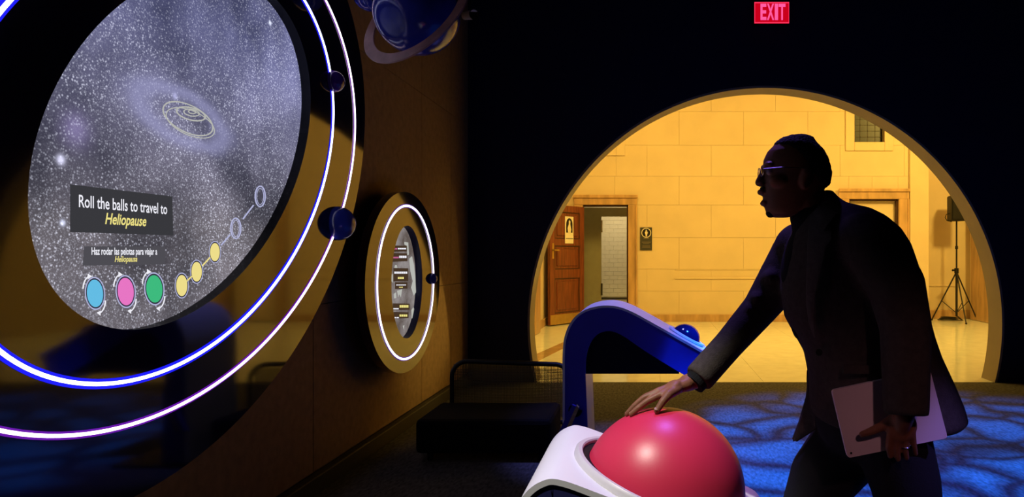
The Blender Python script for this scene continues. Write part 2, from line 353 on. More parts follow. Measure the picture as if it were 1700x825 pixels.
def frame(parent, o, wside, wtop, dep=.05):
    x0, x1, _, z1 = o
    for a, b in ((x0-wside, x0), (x1, x1+wside)):
        j = obj('jamb', box(new(), (a, FY-dep, 0), (b, FY+.17, z1), .008), M['marble'], parent)
        q = a if a < x0 else b-.03
        obj('moulding', box(new(), (q, FY-dep-.02, 0), (q+.03, FY-dep+.002, z1), .006), M['marble'], j)
    hd = obj('lintel', box(new(), (x0-wside, FY-dep, z1), (x1+wside, FY+.17, z1+wtop), .008), M['marble'], parent)
    obj('moulding', box(new(), (x0-wside-.01, FY-dep-.03, z1+wtop-.05), (x1+wside+.01, FY-dep+.002, z1+wtop+.01), .008), M['marble'], hd)
d1 = empty('door_1', (X(1005), FY, 0), 'open dark panelled wooden door in a tan marble surround', 'door'); d1['kind'] = 'structure'
frame(d1, D1, X(1058)-X(1043), .18)
bm = new(); box(bm, (D1[1]-.03, FY+.02, 0), (D1[1], FY+.15, 2.25)); box(bm, (D1[0], FY+.02, 2.22), (D1[1], FY+.15, 2.25)); obj('door_stop', bm, M['wooddark'], d1)
# door leaf, hinged at the left jamb and swung out into the corridor
hg = V((X(968), FY-.07, 0)); fe = V((-1.835, 12.47, 0)); LWD = (fe-hg).length; ux = (fe-hg).normalized(); nrm = V((-ux.y, ux.x, 0))
if nrm.y > 0: nrm = -nrm                    # leaf side that faces the room
def leafbox(a, b, z0, z1, t0, t1, bev=.004):
    bm = box(new(), (a, t0, z0), (b, t1, z1), bev)
    m = Matrix(((ux.x, nrm.x, 0, hg.x), (ux.y, nrm.y, 0, hg.y), (0, 0, 1, 0), (0, 0, 0, 1)))
    bmesh.ops.transform(bm, matrix=m, verts=bm.verts); return bm
leaf = obj('door_leaf', leafbox(0, LWD, .02, 2.2, -.02, .02), M['wood'], d1)
for a in (0, LWD-.13): obj('stile', leafbox(a, a+.13, .02, 2.2, .02, .036), M['wood'], leaf)
for z0, z1 in ((.02, .22), (.86, 1.02), (1.46, 1.58), (2.08, 2.2)): obj('rail', leafbox(.13, LWD-.13, z0, z1, .02, .036), M['wood'], leaf)
for z0, z1 in ((.22, .86), (1.02, 1.46), (1.58, 2.08)): 
    obj('raised_panel', leafbox(.20, LWD-.20, z0+.06, z1-.06, .019, .032, .012), M['wood'], leaf)
    bm = new()
    for q in ((.13, .15, z0, z1), (LWD-.15, LWD-.13, z0, z1), (.15, LWD-.15, z0, z0+.02), (.15, LWD-.15, z1-.02, z1)):
        b2 = leafbox(q[0], q[1], q[2], q[3], .018, .030, .003); me = bpy.data.meshes.new('x'); b2.to_mesh(me); b2.free(); bm.from_mesh(me)
    obj('panel_moulding', bm, M['wooddark'], leaf)
obj('kick_plate', leafbox(.01, LWD-.01, .022, .20, .036, .040, .001), M['brass'], leaf)
hd = obj('handle_plate', leafbox(LWD-.10, LWD-.05, 1.22, 1.50, .036, .042, .002), M['brass'], d1)
bm = leafbox(LWD-.19, LWD-.06, 1.36, 1.39, .075, .095, .006); obj('handle', bm, M['brass'], hd)
def leaf_pt(s, z, t): return hg+ux*s+nrm*t+V((0, 0, z))
# restroom sign on the leaf
sg = empty('door_sign', leaf_pt(LWD*.46, 1.62, .05), 'white sign with a black arched emblem on the wooden door', 'sign')
obj('plate', leafbox(LWD*.46-.12, LWD*.46+.12, 1.50, 2.0, .037, .043, .002), M['signwhite'], sg)
def leaf_poly(pts, t): return prism(new(), [leaf_pt(s, z, t) for s, z in pts], nrm*.002)
sc_ = LWD*.46
arch = [(sc_+.09*cos(a), 1.85+.12*sin(a)) for a in [pi*i/16 for i in range(17)]]+[(sc_-.09, 1.70), (sc_+.09, 1.70)]
obj('arch', leaf_poly(arch, .0435), M['signblack'], sg)
fig = [(sc_+.04, 1.70), (sc_+.055, 1.78), (sc_+.02, 1.86), (sc_+.02, 1.91), (sc_, 1.935), (sc_-.025, 1.91), (sc_-.02, 1.86), (sc_-.05, 1.76), (sc_-.035, 1.70)]
obj('figure', leaf_poly(fig, .0465), M['signwhite'], sg)
obj('lettering_bar', leafbox(sc_-.10, sc_+.10, 1.585, 1.597, .0435, .0455, 0), M['signgrey'], sg)
# room behind the open door
rs = tag(obj('wall_restroom', box(new(), (-2.2, 16.0, 0), (.4, 16.1, 2.75)), M['wc']), 'white tiled wall seen through the open door', 'wall', kind='structure')
for k in range(22):
    for j in range(9):
        x0 = -1.75+j*.20+(.1 if k % 2 else 0); obj('wall_tile', box(new(), (x0+.003, 15.99, .32+k*.098), (x0+.197, 16.0, .32+k*.098+.094), .002), M['wc'], rs)
obj('skirting', box(new(), (-2.2, 15.96, .26), (.4, 16.0, .30)), M['lead'], rs)
tag(obj('floor_restroom', box(new(), (-2.2, FY, -.1), (.4, 16.0, -.001)), M['wc']), 'pale tiled floor inside the open doorway', 'floor', kind='structure')
tag(obj('ceiling_restroom', box(new(), (-2.2, FY+.18, 2.75), (.4, 16.1, 2.85)), M['wc']), 'white ceiling inside the open doorway', 'ceiling', kind='structure')
tag(obj('wall_restroom_left', box(new(), (-2.3, FY+.18, 0), (-2.2, 16.1, 2.75)), M['olive']), 'olive side wall inside the open doorway', 'wall', kind='structure')
tag(obj('wall_restroom_right', box(new(), (.4, FY+.18, 0), (.5, 16.1, 2.75)), M['olive']), 'olive wall on the tiled side of the open doorway', 'wall', kind='structure')
pt = tag(obj('wall_partition', box(new(), (-2.2, 14.3, 0), (X(998, 14.3), 14.4, 2.26)), M['olive']), 'olive partition just inside the open doorway', 'partition', kind='structure')
obj('partition_header', box(new(), (X(998, 14.3), 14.3, 2.08), (.4, 14.4, 2.26)), M['olive'], pt)
obj('hinge', box(new(), (X(998, 14.3)-.005, 14.27, 1.75), (X(998, 14.3)+.03, 14.3, 2.0), .004), M['steel'], pt); obj('hinge', box(new(), (X(998, 14.3)-.005, 14.27, .45), (X(998, 14.3)+.03, 14.3, .7), .004), M['lead'], pt)
# second doorway, blind and pale
d2 = empty('door_2', (X(1450), FY, 0), 'pale closed doorway in a tan marble surround behind the man', 'door'); d2['kind'] = 'structure'
frame(d2, D2, X(1508)-X(1491), .19)
lf = obj('door_leaf', box(new(), (D2[0]+.03, FY+.10, .01), (D2[1]-.03, FY+.14, D2[3]-.02), .004), M['stone'], d2)
bm = new(); box(bm, (D2[1]-.03, FY+.01, 0), (D2[1], FY+.15, D2[3])); box(bm, (D2[0], FY+.01, 0), (D2[0]+.03, FY+.15, D2[3])); box(bm, (D2[0], FY+.01, D2[3]-.03), (D2[1], FY+.15, D2[3])); obj('door_stop', bm, M['wooddark'], d2)
# leaded windows high up
def window(name, o, lab):
    x0, x1, z0, z1 = o; e = empty(name, ((x0+x1)/2, FY, z0), lab, 'window'); e['kind'] = 'structure'
    fr = new(); t = .17
    box(fr, (x0-t, FY-.03, z0-t), (x0, FY+.06, z1+t), .01); box(fr, (x1, FY-.03, z0-t), (x1+t, FY+.06, z1+t), .01); box(fr, (x0, FY-.03, z0-t), (x1, FY+.06, z0), .01); box(fr, (x0, FY-.03, z1), (x1, FY+.06, z1+t), .01)
    obj('window_frame', fr, M['stone'], e)
    nx, nz_ = 4, 6; wx, wz = (x1-x0)/nx, (z1-z0)/nz_
    for i in range(nx):
        for j in range(nz_): obj('pane', box(new(), (x0+i*wx+.006, FY+.10, z0+j*wz+.006), (x0+(i+1)*wx-.006, FY+.11, z0+(j+1)*wz-.006)), M['winglass'], e)
    bm = new()
    for i in range(nx+1): box(bm, (x0+i*wx-.007, FY+.094, z0), (x0+i*wx+.007, FY+.116, z1))
    for j in range(nz_+1): box(bm, (x0, FY+.094, z0+j*wz-.007), (x1, FY+.116, z0+j*wz+.007))
    obj('glazing_bars', bm, M['lead'], e)
    obj('window_back', box(new(), (x0, FY+.13, z0), (x1, FY+.17, z1)), M['signblack'], e)
window('window_1', W1, 'small dark leaded window high above the pale closed doorway')
window('window_2', W2, 'small dark leaded window high above the open wooden door')
# wall plaque
px0, px1, pz0, pz1 = X(1062.5), X(1082.5), Z(415.5), Z(377.5)
e = empty('restroom_sign', ((px0+px1)/2, FY, pz0), 'dark plaque with a round figure symbol beside the open doorway', 'sign')
obj('plate', box(new(), (px0, FY-.016, pz0), (px1, FY-.001, pz1), .003), M['signgrey'], e)
cx, cz = (px0+px1)/2+.005, Z(386.5)
def disc(c, r, y, n=28): return [V((c[0]+r*cos(2*pi*i/n), y, c[1]+r*sin(2*pi*i/n))) for i in range(n)]
obj('ring', prism(new(), disc((cx, cz), .094, FY-.018), (0, .002, 0)), M['signwhite'], e)
obj('disc', prism(new(), disc((cx, cz), .080, FY-.020), (0, .002, 0)), M['signblack'], e)
bm = prism(new(), [V((cx+a, FY-.022, cz+b)) for a, b in ((-.012, -.070), (-.016, -.03), (-.030, .0), (-.018, .028), (.018, .028), (.030, .0), (.016, -.03), (.012, -.070))], (0, .002, 0))
prism(bm, disc((cx, cz+.045), .014, FY-.022, 12), (0, .002, 0)); obj('figure', bm, M['signwhite'], e)
for zc, wd, h_ in ((Z(395.5), .05, .010), (Z(402), .085, .008), (Z(404.5), .06, .006), (Z(408.5), .075, .008), (Z(410.5), .08, .006)):
    obj('lettering', box(new(), (cx-wd, FY-.0185, zc-h_/2), (cx+wd, FY-.016, zc+h_/2)), M['lining'], e)
e = empty('fire_alarm', (CL, 12.1, 1.35), 'small red alarm box on the corridor side wall', 'alarm box')
obj('housing', box(new(), (CL, 12.02, 1.40), (CL+.06, 12.18, 1.66), .008), M['red'], e); obj('backplate', box(new(), (CL, 12.0, 1.28), (CL+.03, 12.2, 1.39), .005), M['wooddark'], e)

# loudspeaker on its tripod
SY = 13.42; sx = X(1588, SY)
e = empty('speaker_stand', (sx, SY, 0), 'black tripod stand under the loudspeaker in the corridor', 'speaker stand')
zt = Z(367, SY)
obj('pole', cyl(cyl(new(), (sx, SY, .10), (sx, SY, .98), .022), (sx, SY, .95), (sx, SY, zt-.002), .016), M['metalblk'], e)
c1 = obj('collar', cyl(new(), (sx, SY, .93), (sx, SY, 1.03), .04), M['black'], e); obj('knob', cyl(new(), (sx-.04, SY-.01, .99), (sx-.09, SY-.03, .99), .02), M['black'], c1)
obj('clamp', cyl(new(), (sx, SY, 1.40), (sx, SY, 1.46), .027), M['black'], e)
for px, py, yy in ((1547, 512, 13.62), (1604, 538, 12.85), (1622, 527.5, 13.55)):
    ft = V(((px-XV)*yy/F, yy, .015)); top = V((sx, SY, .96))
    lg = obj('leg', limb(new(), [top, ft], [.014, .013], 8), M['metalblk'], e)
    obj('rubber_foot', ball(new(), ft, .02, u=8, v=6), M['black'], lg)
    mid = top.lerp(ft, .6); obj('brace', cyl(new(), (sx, SY, .16), mid, .008, n=8), M['metalblk'], e)
e = empty('loudspeaker', (sx, SY, zt), 'black loudspeaker box on the tripod stand in the corridor', 'loudspeaker')
hw = 14*SY/F
bm = new(); prism(bm, [V((sx-hw, SY-.16, zt)), V((sx+hw, SY-.16, zt)), V((sx+hw*.7, SY+.17, zt)), V((sx-hw*.7, SY+.17, zt))], (0, 0, Z(325, SY)-zt))
bmesh.ops.bevel(bm, geom=bm.edges[:], offset=.015, segments=2, affect='EDGES'); obj('cabinet', bm, M['black'], e)
obj('grille', box(new(), (sx-hw+.02, SY-.172, zt+.03), (sx+hw-.02, SY-.158, Z(325, SY)-.03), .006), M['grille'], e)
obj('handle', sweep(new(), [W(1577, 354, SY), W(1571, 356, SY), W(1569, 361, SY), W(1572, 366, SY), W(1580, 368, SY)], .008, 6), M['black'], e)
pts = [V((sx+.25*cos(t)*(1-.02*t)-.1, SY+.05+.16*sin(t), .012+.004*t)) for t in [i*.35 for i in range(56)]]
tag(origin(obj('power_cable', sweep(new(), pts, .008, 6), M['black']), (sx, SY, 0)), 'coiled black cable on the floor around the speaker stand', 'cable')

# ------------------------------------------------------------------ round displays on the left wall
PX = -1.69                               # front face of the display panels
def ell(c, ax, ang, n=160, k=1.0):
    a = R(ang); return [(c[0]+k*(ax[0]*cos(t)*cos(a)-ax[1]*sin(t)*sin(a)), c[1]+k*(ax[0]*cos(t)*sin(a)+ax[1]*sin(t)*cos(a))) for t in [2*pi*i/n for i in range(n)]]
def ring_prism(bm, o, i, x0, x1):
    n = len(o); r = [[bm.verts.new((x, p[0], p[1])) for p in q] for q, x in ((o, x0), (i, x0), (i, x1), (o, x1))]
    for q in range(4):
        A, B = r[q], r[(q+1) % 4]
        for j in range(n): bm.faces.new((A[j], A[(j+1) % n], B[(j+1) % n], B[j]))
    return bm
def plate(bm, o, x0, x1): return prism(bm, [V((x0, p[0], p[1])) for p in o], (x1-x0, 0, 0))
def P2(px, py, d): return (F*d/(XV-px), H+(YV-py)*d/(XV-px))    # picture point on a plane parallel to the wall
CB = (2.660, 1.750); A0 = 31.9
big = empty('planet_display', (LW, CB[0], .9), 'huge glossy black elliptical display with a star field screen and two glowing rings', 'display')
o_ = ell(CB, (1.553, 1.10), A0+.2); h_ = ell((2.662, 1.757), (.895, .555), 38.4)
pan = obj('panel', ring_prism(new(), o_, h_, PX, PX-.075), [M['acrylic']], big)
obj('recess_rim', ring_prism(new(), h_, ell((2.662, 1.757), (.897, .557), 38.4, k=1.004), PX-.0005, PX-.046), M['rimdark'], pan)
obj('wall_mount', plate(new(), ell(CB, (1.1, .75), A0), PX-.075, LW), M['rimdark'], big)
scr_d = 1.69+.045
# star field screen
m = bpy.data.materials.new('star_field'); m.use_nodes = True; nt = m.node_tree; N = nt.nodes; L = nt.links; N.remove(N['Principled BSDF'])
def node(t, **k):
    n = N.new(t)
    for a, b in k.items(): setattr(n, a, b)
    return n
def math_(op, a, b=None, cl=False):
    n = node('ShaderNodeMath', operation=op, use_clamp=cl)
    for i, v in enumerate((a, b)):
        if v is None: continue
        if isinstance(v, (int, float)): n.inputs[i].default_value = v
        else: L.new(v, n.inputs[i])
    return n.outputs[0]
def mixc(f, a, b, mode='MIX'):
    n = node('ShaderNodeMixRGB', blend_type=mode)
    for i, v in enumerate((f, a, b)):
        if isinstance(v, (int, float)): n.inputs[i].default_value = v
        elif isinstance(v, tuple): n.inputs[i].default_value = (*v, 1)
        else: L.new(v, n.inputs[i])
    return n.outputs[0]
tc = node('ShaderNodeTexCoord'); ob = tc.outputs['Object']; sp = node('ShaderNodeSeparateXYZ'); L.new(ob, sp.inputs[0])
def noise(scale, det=4):
    n = node('ShaderNodeTexNoise'); n.inputs['Scale'].default_value = scale; n.inputs['Detail'].default_value = det; L.new(ob, n.inputs['Vector']); return n.outputs[0]
def ramp(v, a, b, lo=0., hi=1.):
    n = node('ShaderNodeMapRange'); L.new(v, n.inputs[0])
    for i, q in enumerate((a, b, lo, hi)): n.inputs[i+1].default_value = q
    return n.outputs[0]
def stars(scale, r0, r1):
    v = node('ShaderNodeTexVoronoi'); v.inputs['Scale'].default_value = scale; L.new(ob, v.inputs['Vector'])
    s = node('ShaderNodeSeparateColor'); L.new(v.outputs['Color'], s.inputs[0])
    return math_('MULTIPLY', ramp(v.outputs['Distance'], r0, r1, 1, 0), math_('POWER', s.outputs[0], 1.6))
cl = ramp(noise(2.3, 5), .35, .70)
hgt = ramp(sp.outputs[2], -.35, .45)
base = mixc(hgt, (.120, .112, .122), (.125, .135, .265))
base = mixc(1.0, base, mixc(cl, (.40, .40, .46), (1.55, 1.48, 1.55)), 'MULTIPLY')
st = math_('ADD', math_('MULTIPLY', stars(250, .0, .6), ramp(noise(2.1, 3), .4, .6, .12, .6)), math_('ADD', math_('MULTIPLY', stars(125, .0, .55), ramp(noise(3.1, 3), .35, .62, .45, 1.1)), math_('MULTIPLY', stars(70, .0, .30), ramp(noise(4.3, 3), .42, .62, .1, .9))))
col = mixc(1.0, base, mixc(math_('MULTIPLY', st, .75, True), (0, 0, 0), (.82, .84, 1.0)), 'ADD')
# galaxy halo
gy, gz = P2(305, 195, scr_d)[0]-2.66, P2(305, 195, scr_d)[1]-1.757
ga = R(-7)
u = math_('SUBTRACT', sp.outputs[1], gy); v_ = math_('SUBTRACT', sp.outputs[2], gz)
uu = math_('DIVIDE', math_('ADD', math_('MULTIPLY', u, cos(ga)), math_('MULTIPLY', v_, sin(ga))), .305)
vv = math_('DIVIDE', math_('SUBTRACT', math_('MULTIPLY', v_, cos(ga)), math_('MULTIPLY', u, sin(ga))), .112)
rr = math_('SQRT', math_('ADD', math_('MULTIPLY', uu, uu), math_('MULTIPLY', vv, vv)))
rr = math_('ADD', rr, math_('MULTIPLY', math_('SUBTRACT', noise(9, 4), .5), .28))
bandv = math_('MULTIPLY', math_('POWER', 2.718, math_('MULTIPLY', math_('POWER', math_('ABSOLUTE', math_('DIVIDE', math_('SUBTRACT', rr, .78), .24)), 2.0), -1.0)), 1.0)
col = mixc(math_('MULTIPLY', bandv, .60, True), col, (.32, .32, .56))
# bright star clusters
for (sx_, sy_), rad, c_ in (((100, 265), .014, (.75, .75, 1.0)), ((125, 215), .05, (.14, .11, .24)), ((103, 370), .009, (.7, .75, 1.)), ((290, 160), .012, (.25, .25, .4)), ((448, 38), .010, (.8, .85, 1))):
    py_, pz_ = P2(sx_, sy_, scr_d); a = math_('DIVIDE', math_('SUBTRACT', sp.outputs[1], py_-2.66), rad); b = math_('DIVIDE', math_('SUBTRACT', sp.outputs[2], pz_-1.757), rad)
    q = math_('POWER', 2.718, math_('MULTIPLY', math_('ADD', math_('MULTIPLY', a, a), math_('MULTIPLY', b, b)), -1.0))
    col = mixc(q, col, mixc(1.0, col, c_, 'ADD'))
e = node('ShaderNodeEmission'); L.new(col, e.inputs[0]); e.inputs[1].default_value = 1.0; L.new(e.outputs[0], N['Material Output'].inputs[0])
M['stars'] = m
bm = plate(new(), [(p[0]-2.662, p[1]-1.757) for p in ell((2.662, 1.757), (.90, .56), 38.4)], 0, -.02)
scr = obj('screen', bm, M['stars'])
scr.location = (-scr_d, 2.662, 1.757); scr.parent = big; scr.matrix_parent_inverse = Matrix.Translation(-big.location)
def sub(o):                              # a mark lying on the screen: keep it in place under its parent
    o.parent = scr; o.matrix_parent_inverse = Matrix.Translation(-V(scr.location)); return o
def on_scr(name, pts, lift, material):   # closed outline given in picture points
    d = scr_d-lift; bm = new(); vs = [V((-d, *P2(a, b, d))) for a, b in pts]
    prism(bm, vs, (-.001, 0, 0)); return sub(obj(name, bm, material))
def px_ell(cx, cy, rx, ry, tilt=0, n=36, a0=0, a1=2*pi):
    t = R(tilt); return [(cx+rx*cos(a)*cos(t)-ry*sin(a)*sin(t), cy+rx*cos(a)*sin(t)+ry*sin(a)*cos(t)) for a in [a0+(a1-a0)*i/n for i in range(n if abs(a1-a0) > 6.2 else n+1)]]
def line_px(name, pts, wpx, lift, material, closed=False):
    d = scr_d-lift; q = [V((-d, *P2(a, b, d))) for a, b in pts]
    return sub(obj(name, sweep(new(), q, wpx/2*q[0].y/F, 6, closed), material))
on_scr('caption_box', [(117, 306), (286, 326), (288, 391), (117, 385)], .003, E_['boxgrey'])
on_scr('caption_box', [(140, 409), (274, 409), (274, 439), (138, 441)], .003, E_['boxgrey2'])
def scr_text(s, x0, x1, yt, yb, material, shear=0, ofs=.012):   # x0..x1 and the left end's top and bottom, in picture points
    d = scr_d-.006; a = P2(x0, yb, d); b = P2(x1, yb, d); t = P2(x0, yt, d)
    return sub(fit_text('caption', s, (-d, a[0], a[1]), (0, 1, 0), (0, 0, 1), b[0]-a[0], t[1]-a[1], material, None, shear, ofs))
scr_text('Roll the balls to travel to', 131, 277.5, 323, 344, E_['white'])
scr_text('Heliopause', 174.5, 243, 353, 378, E_['yellow'], .25, .02)
scr_text('Haz rodar las pelotas para viajar a', 152, 261, 410.5, 427, E_['white'], 0, .02)
scr_text('Heliopausa', 190.5, 228, 425, 438, E_['yellow'], .25, .02)
for cx, cy, k in ((158, 487, 'ib'), (209, 484, 'ip'), (256.5, 479.5, 'ig')):
    on_scr('ball_icon_ring', px_ell(cx, cy, 16.6, 27.5, -4), .003, E_['dim']); on_scr('ball_icon_gap', px_ell(cx, cy, 14.8, 25.3, -4), .0055, E_['idark'])
    on_scr('ball_icon', px_ell(cx, cy, 13.2, 22.8, -4), .008, E_[k])
    line_px('spin_arrow', px_ell(cx-5, cy-8, 15, 22, 0, 8, pi, 1.4*pi), 1.8, .004, E_['white']); line_px('spin_arrow', px_ell(cx+3, cy+12, 14, 22, 0, 8, .0, .45*pi), 1.8, .004, E_['white'])
    on_scr('arrow_head', [(cx-12, cy-33), (cx-5, cy-28), (cx-12, cy-24)], .005, E_['white']); on_scr('arrow_head', [(cx+9, cy+29), (cx+9, cy+37), (cx+3, cy+32)], .005, E_['white'])
tr = [(302, 474), (326.7, 451), (357, 418.5), (391.5, 379), (432, 326)]
for i in range(4):
    (a, b), (c, d) = tr[i], tr[i+1]; line_px('trail_line', [(a+(c-a)*.3, b+(d-b)*.3), (a+(c-a)*.72, b+(d-b)*.72)], 2.4, .004, E_['iy'] if i < 2 else E_['dim'])
for i, (a, b) in enumerate(tr):
    k = 1-.07*i
    if i < 3: on_scr('stop_icon_ring', px_ell(a, b, 11.5*k, 21.5*k), .003, E_['dim']); on_scr('stop_icon_gap', px_ell(a, b, 10.2*k, 19.8*k), .0055, E_['idark']); on_scr('stop_icon', px_ell(a, b, 9*k, 17.5*k), .008, E_['iy'])
    else: line_px('stop_icon_ring', px_ell(a, b, 8.3, 17), 2.0, .004, E_['dim'], True); line_px('stop_icon_inner_ring', px_ell(a, b, 5.8, 13.5), 1.0, .004, E_['dim'], True)
for cx, cy, rx, ry, tl, wd in ((312, 197, 45, 22, 27, 2.0), (316, 204, 43, 20, 24, 1.5), (317, 189, 24.5, 10, 15, 2.2), (318, 187, 13, 5.5, 10, 1.8), (319, 185.5, 6, 3, 8, 1.8)):
    line_px('orbit_line', px_ell(cx, cy, rx, ry, tl, 48), wd, .004, E_['cream'], True)
# glowing rings and planets on the panel
def led(parent, pts, r, core, glow, x=PX):
    o = obj('light_ring', sweep(new(), [V((x+.003, *p)) for p in pts], r, 8, True), core, parent, True)
    return o
def led_halo(parent, inner_, outer_, glow, x=PX): return obj('ring_halo', ring_prism(new(), outer_, inner_, x+.002, x-.002), glow, parent)  # flat emissive strip imitating the coloured halo around a light ring
l1o = led(big, ell((2.655, 1.748), (1.12, .735), 31.7), .0060, E_['led_in'], None); led_halo(l1o, ell((2.655, 1.748), (1.104, .719), 31.7), ell((2.655, 1.748), (1.136, .751), 31.7), E_['glow_in'])
l2o = led(big, ell((2.668, 1.745), (1.352, .906), 24.7), .0054, E_['led_out'], None); led_halo(l2o, ell((2.668, 1.745), (1.340, .894), 24.7), ell((2.668, 1.745), (1.364, .918), 24.7), E_['glow_out'])
def on_panel(px, py, r, m_, parent, name, d=1.69, out=.05):
    dd = d-r*out; y, z = P2(px, py, dd); return obj(name, ball(new(), (-dd, y, z), r, u=40, v=24), m_, parent, True)
s = on_panel(553, 135, .058, M['planetviolet'], big, 'planet_ball'); s['label'] = 'violet glossy planet ball on the inner glowing ring'
s = on_panel(560.5, 371, .092, M['planetblue'], big, 'planet_ball'); s['label'] = 'blue glossy planet ball on the outer glowing ring'

small = empty('planet_display', (LW, 4.824, .48), 'smaller round black display with one glowing ring and a recessed screen', 'display')
CS = (4.824, 1.107); so = ell(CS, (.725, .624), 0, 128); sh = ell(CS, (.306, .392), 0, 128)
obj('panel', ring_prism(new(), so, sh, PX, PX-.055), M['acrylic'], small)
obj('recess_rim', ring_prism(new(), sh, ell(CS, (.308, .394), 0, 128), PX-.0005, PX-.055), M['bluerecess'], small)
obj('wall_mount', plate(new(), ell(CS, (.5, .42), 0, 64), PX-.055, LW), M['rimdark'], small)
sd = 1.69+.05
m = emit('small_star_field', (.2, .2, .2), 1); nt = m.node_tree; N = nt.nodes; L = nt.links
tc = node('ShaderNodeTexCoord'); ob = tc.outputs['Object']
col = mixc(ramp(noise(7, 5), .35, .7), (.115, .09, .08), (.30, .27, .27)); col = mixc(1.0, col, mixc(math_('MULTIPLY', stars(90, 0, .3), .5, True), (0, 0, 0), (1, 1, 1)), 'ADD')
L.new(col, [n for n in N if n.type == 'EMISSION'][0].inputs[0])
ss = obj('screen', plate(new(), ell(CS, (.312, .398), 0, 96), -sd, -sd-.01), m, small)
def ssub(o): o.parent = ss; o.matrix_parent_inverse = Matrix(); return o
def zz(a, b): return (640+a/3.75, 360+b/3.75)
def on_small(name, pts, lift, mt):
    d = sd-lift; return ssub(obj(name, prism(new(), [V((-d, *P2(*zz(a, b), d))) for a, b in pts], (-.001, 0, 0)), mt))
for x0, x1, y0, y1 in ((46, 134, 178, 218), (42, 137, 225, 280), (50, 142, 318, 402), (60, 136, 406, 450), (46, 150, 538, 582), (52, 144, 592, 634)):
    on_small('caption_box', [(x0, y0), (x1, y0+2), (x1, y1-4), (x0, y1)], .003, E_['sbox'])
def bar(x0, x1, yc, h, mt):
    n = max(2, int((x1-x0)/11)); 
    for i in range(n):
        a = x0+(x1-x0)*i/n; on_small('caption_bar', [(a, yc-h/2), (a+(x1-x0)/n*.8, yc-h/2), (a+(x1-x0)/n*.8, yc+h/2), (a, yc+h/2)], .006, mt)
bar(52, 74, 199, 9, E_['pinktxt']); bar(78, 130, 198, 9, E_['white']); bar(50, 84, 253, 10, E_['pinktxt']); bar(86, 133, 249, 14, E_['white'])
bar(56, 138, 347, 13, E_['white']); bar(78, 117, 380, 12, E_['yellow']); bar(68, 130, 424, 6, E_['white']); bar(86, 110, 438, 6, E_['yellow'])
bar(50, 84, 572, 8, E_['white']); bar(89, 145, 557, 16, E_['yellow']); bar(56, 86, 627, 8, E_['white']); bar(88, 138, 614, 13, E_['yellow'])
for pts in ([(118, 155), (142, 160), (146, 235), (136, 240), (134, 180), (118, 172)], [(148, 260), (165, 245), (178, 300), (186, 380), (190, 470), (176, 490), (160, 440), (170, 400), (156, 340)], [(162, 580), (174, 562), (184, 590), (178, 630), (164, 632)], [(60, 300), (70, 300), (74, 318), (56, 318)], [(72, 460), (104, 450), (96, 500), (86, 480), (80, 500)], [(38, 360), (46, 355), (46, 410), (38, 400)], [(52, 480), (66, 470), (68, 505), (54, 508)], [(108, 678), (118, 675), (114, 700)]):
    on_small('screen_highlight', pts, .005, E_['cream'])
lo = led(small, ell((4.827, 1.106), (.556, .530), 0, 128), .0070, E_['led_small'], None)
led_halo(lo, ell((4.827, 1.106), (.543, .517), 0, 128), ell((4.827, 1.106), (.569, .543), 0, 128), E_['glow_small'])
s = on_panel(717, 462.5, .043, M['planetblue'], small, 'planet_ball'); s['label'] = 'small blue planet ball on the glowing ring'

# ------------------------------------------------------------------ hanging planets and small fixtures
pc = W(692, 20, 3.4); pr = 70*3.4/F
e = empty('hanging_planet', pc-V((0, 0, pr)), 'large glossy blue planet globe with a tilted ring hung from the ceiling', 'planet model')
obj('globe', ball(new(), pc, pr, u=56, v=36), M['planetblue'], e, True)
bm = ring_prism(new(), [(pr*1.56*cos(a), pr*1.56*sin(a)) for a in [2*pi*i/96 for i in range(96)]], [(pr*1.28*cos(a), pr*1.28*sin(a)) for a in [2*pi*i/96 for i in range(96)]], -.004, .004)
# ring axis: tilted so that its near edge dips below the globe's middle
vd = (pc-V((0, 0, H))).normalized(); rt = vd.cross(V((0, 0, 1))).normalized(); axis = (rt*-.62+rt.cross(vd)*.62-vd*.42).normalized(); q = V((1, 0, 0)).rotation_difference(axis)
bmesh.ops.transform(bm, matrix=Matrix.Translation(pc) @ q.to_matrix().to_4x4(), verts=bm.verts); obj('planet_ring', bm, M['planetring'], e)
obj('hanger_wire', cyl(new(), pc+V((0, 0, pr*.98)), (pc.x, pc.y, CZ), .004, n=8), M['wire'], e)
p2 = W(613, -8, 3.75); r2 = 26*3.75/F
e = empty('hanging_planet', p2-V((0, 0, r2)), 'small plain blue planet globe hung next to the big display', 'planet model')
obj('globe', ball(new(), p2, r2, u=40, v=24), M['planetblue'], e, True); obj('hanger_wire', cyl(new(), p2+V((0, 0, r2*.98)), (p2.x, p2.y, CZ), .003, n=8), M['wire'], e)
p3 = W(780, 28, 6.2)
e = empty('spotlight', (p3.x, p3.y, CZ), 'small white spotlight can hanging high by the portal wall', 'spotlight')
obj('can', cyl(new(), p3+V((.055, -.06, 0)), p3+V((-.06, .06, .03)), .042, .036, 20), M['laminate'], e, False)
obj('lens_ring', cyl(new(), p3+V((.058, -.063, 0)), p3+V((.050, -.054, 0)), .047, n=20), M['black'], e)
obj('stem', cyl(new(), p3+V((0, 0, .02)), (p3.x, p3.y, CZ), .009, n=8), M['black'], e)

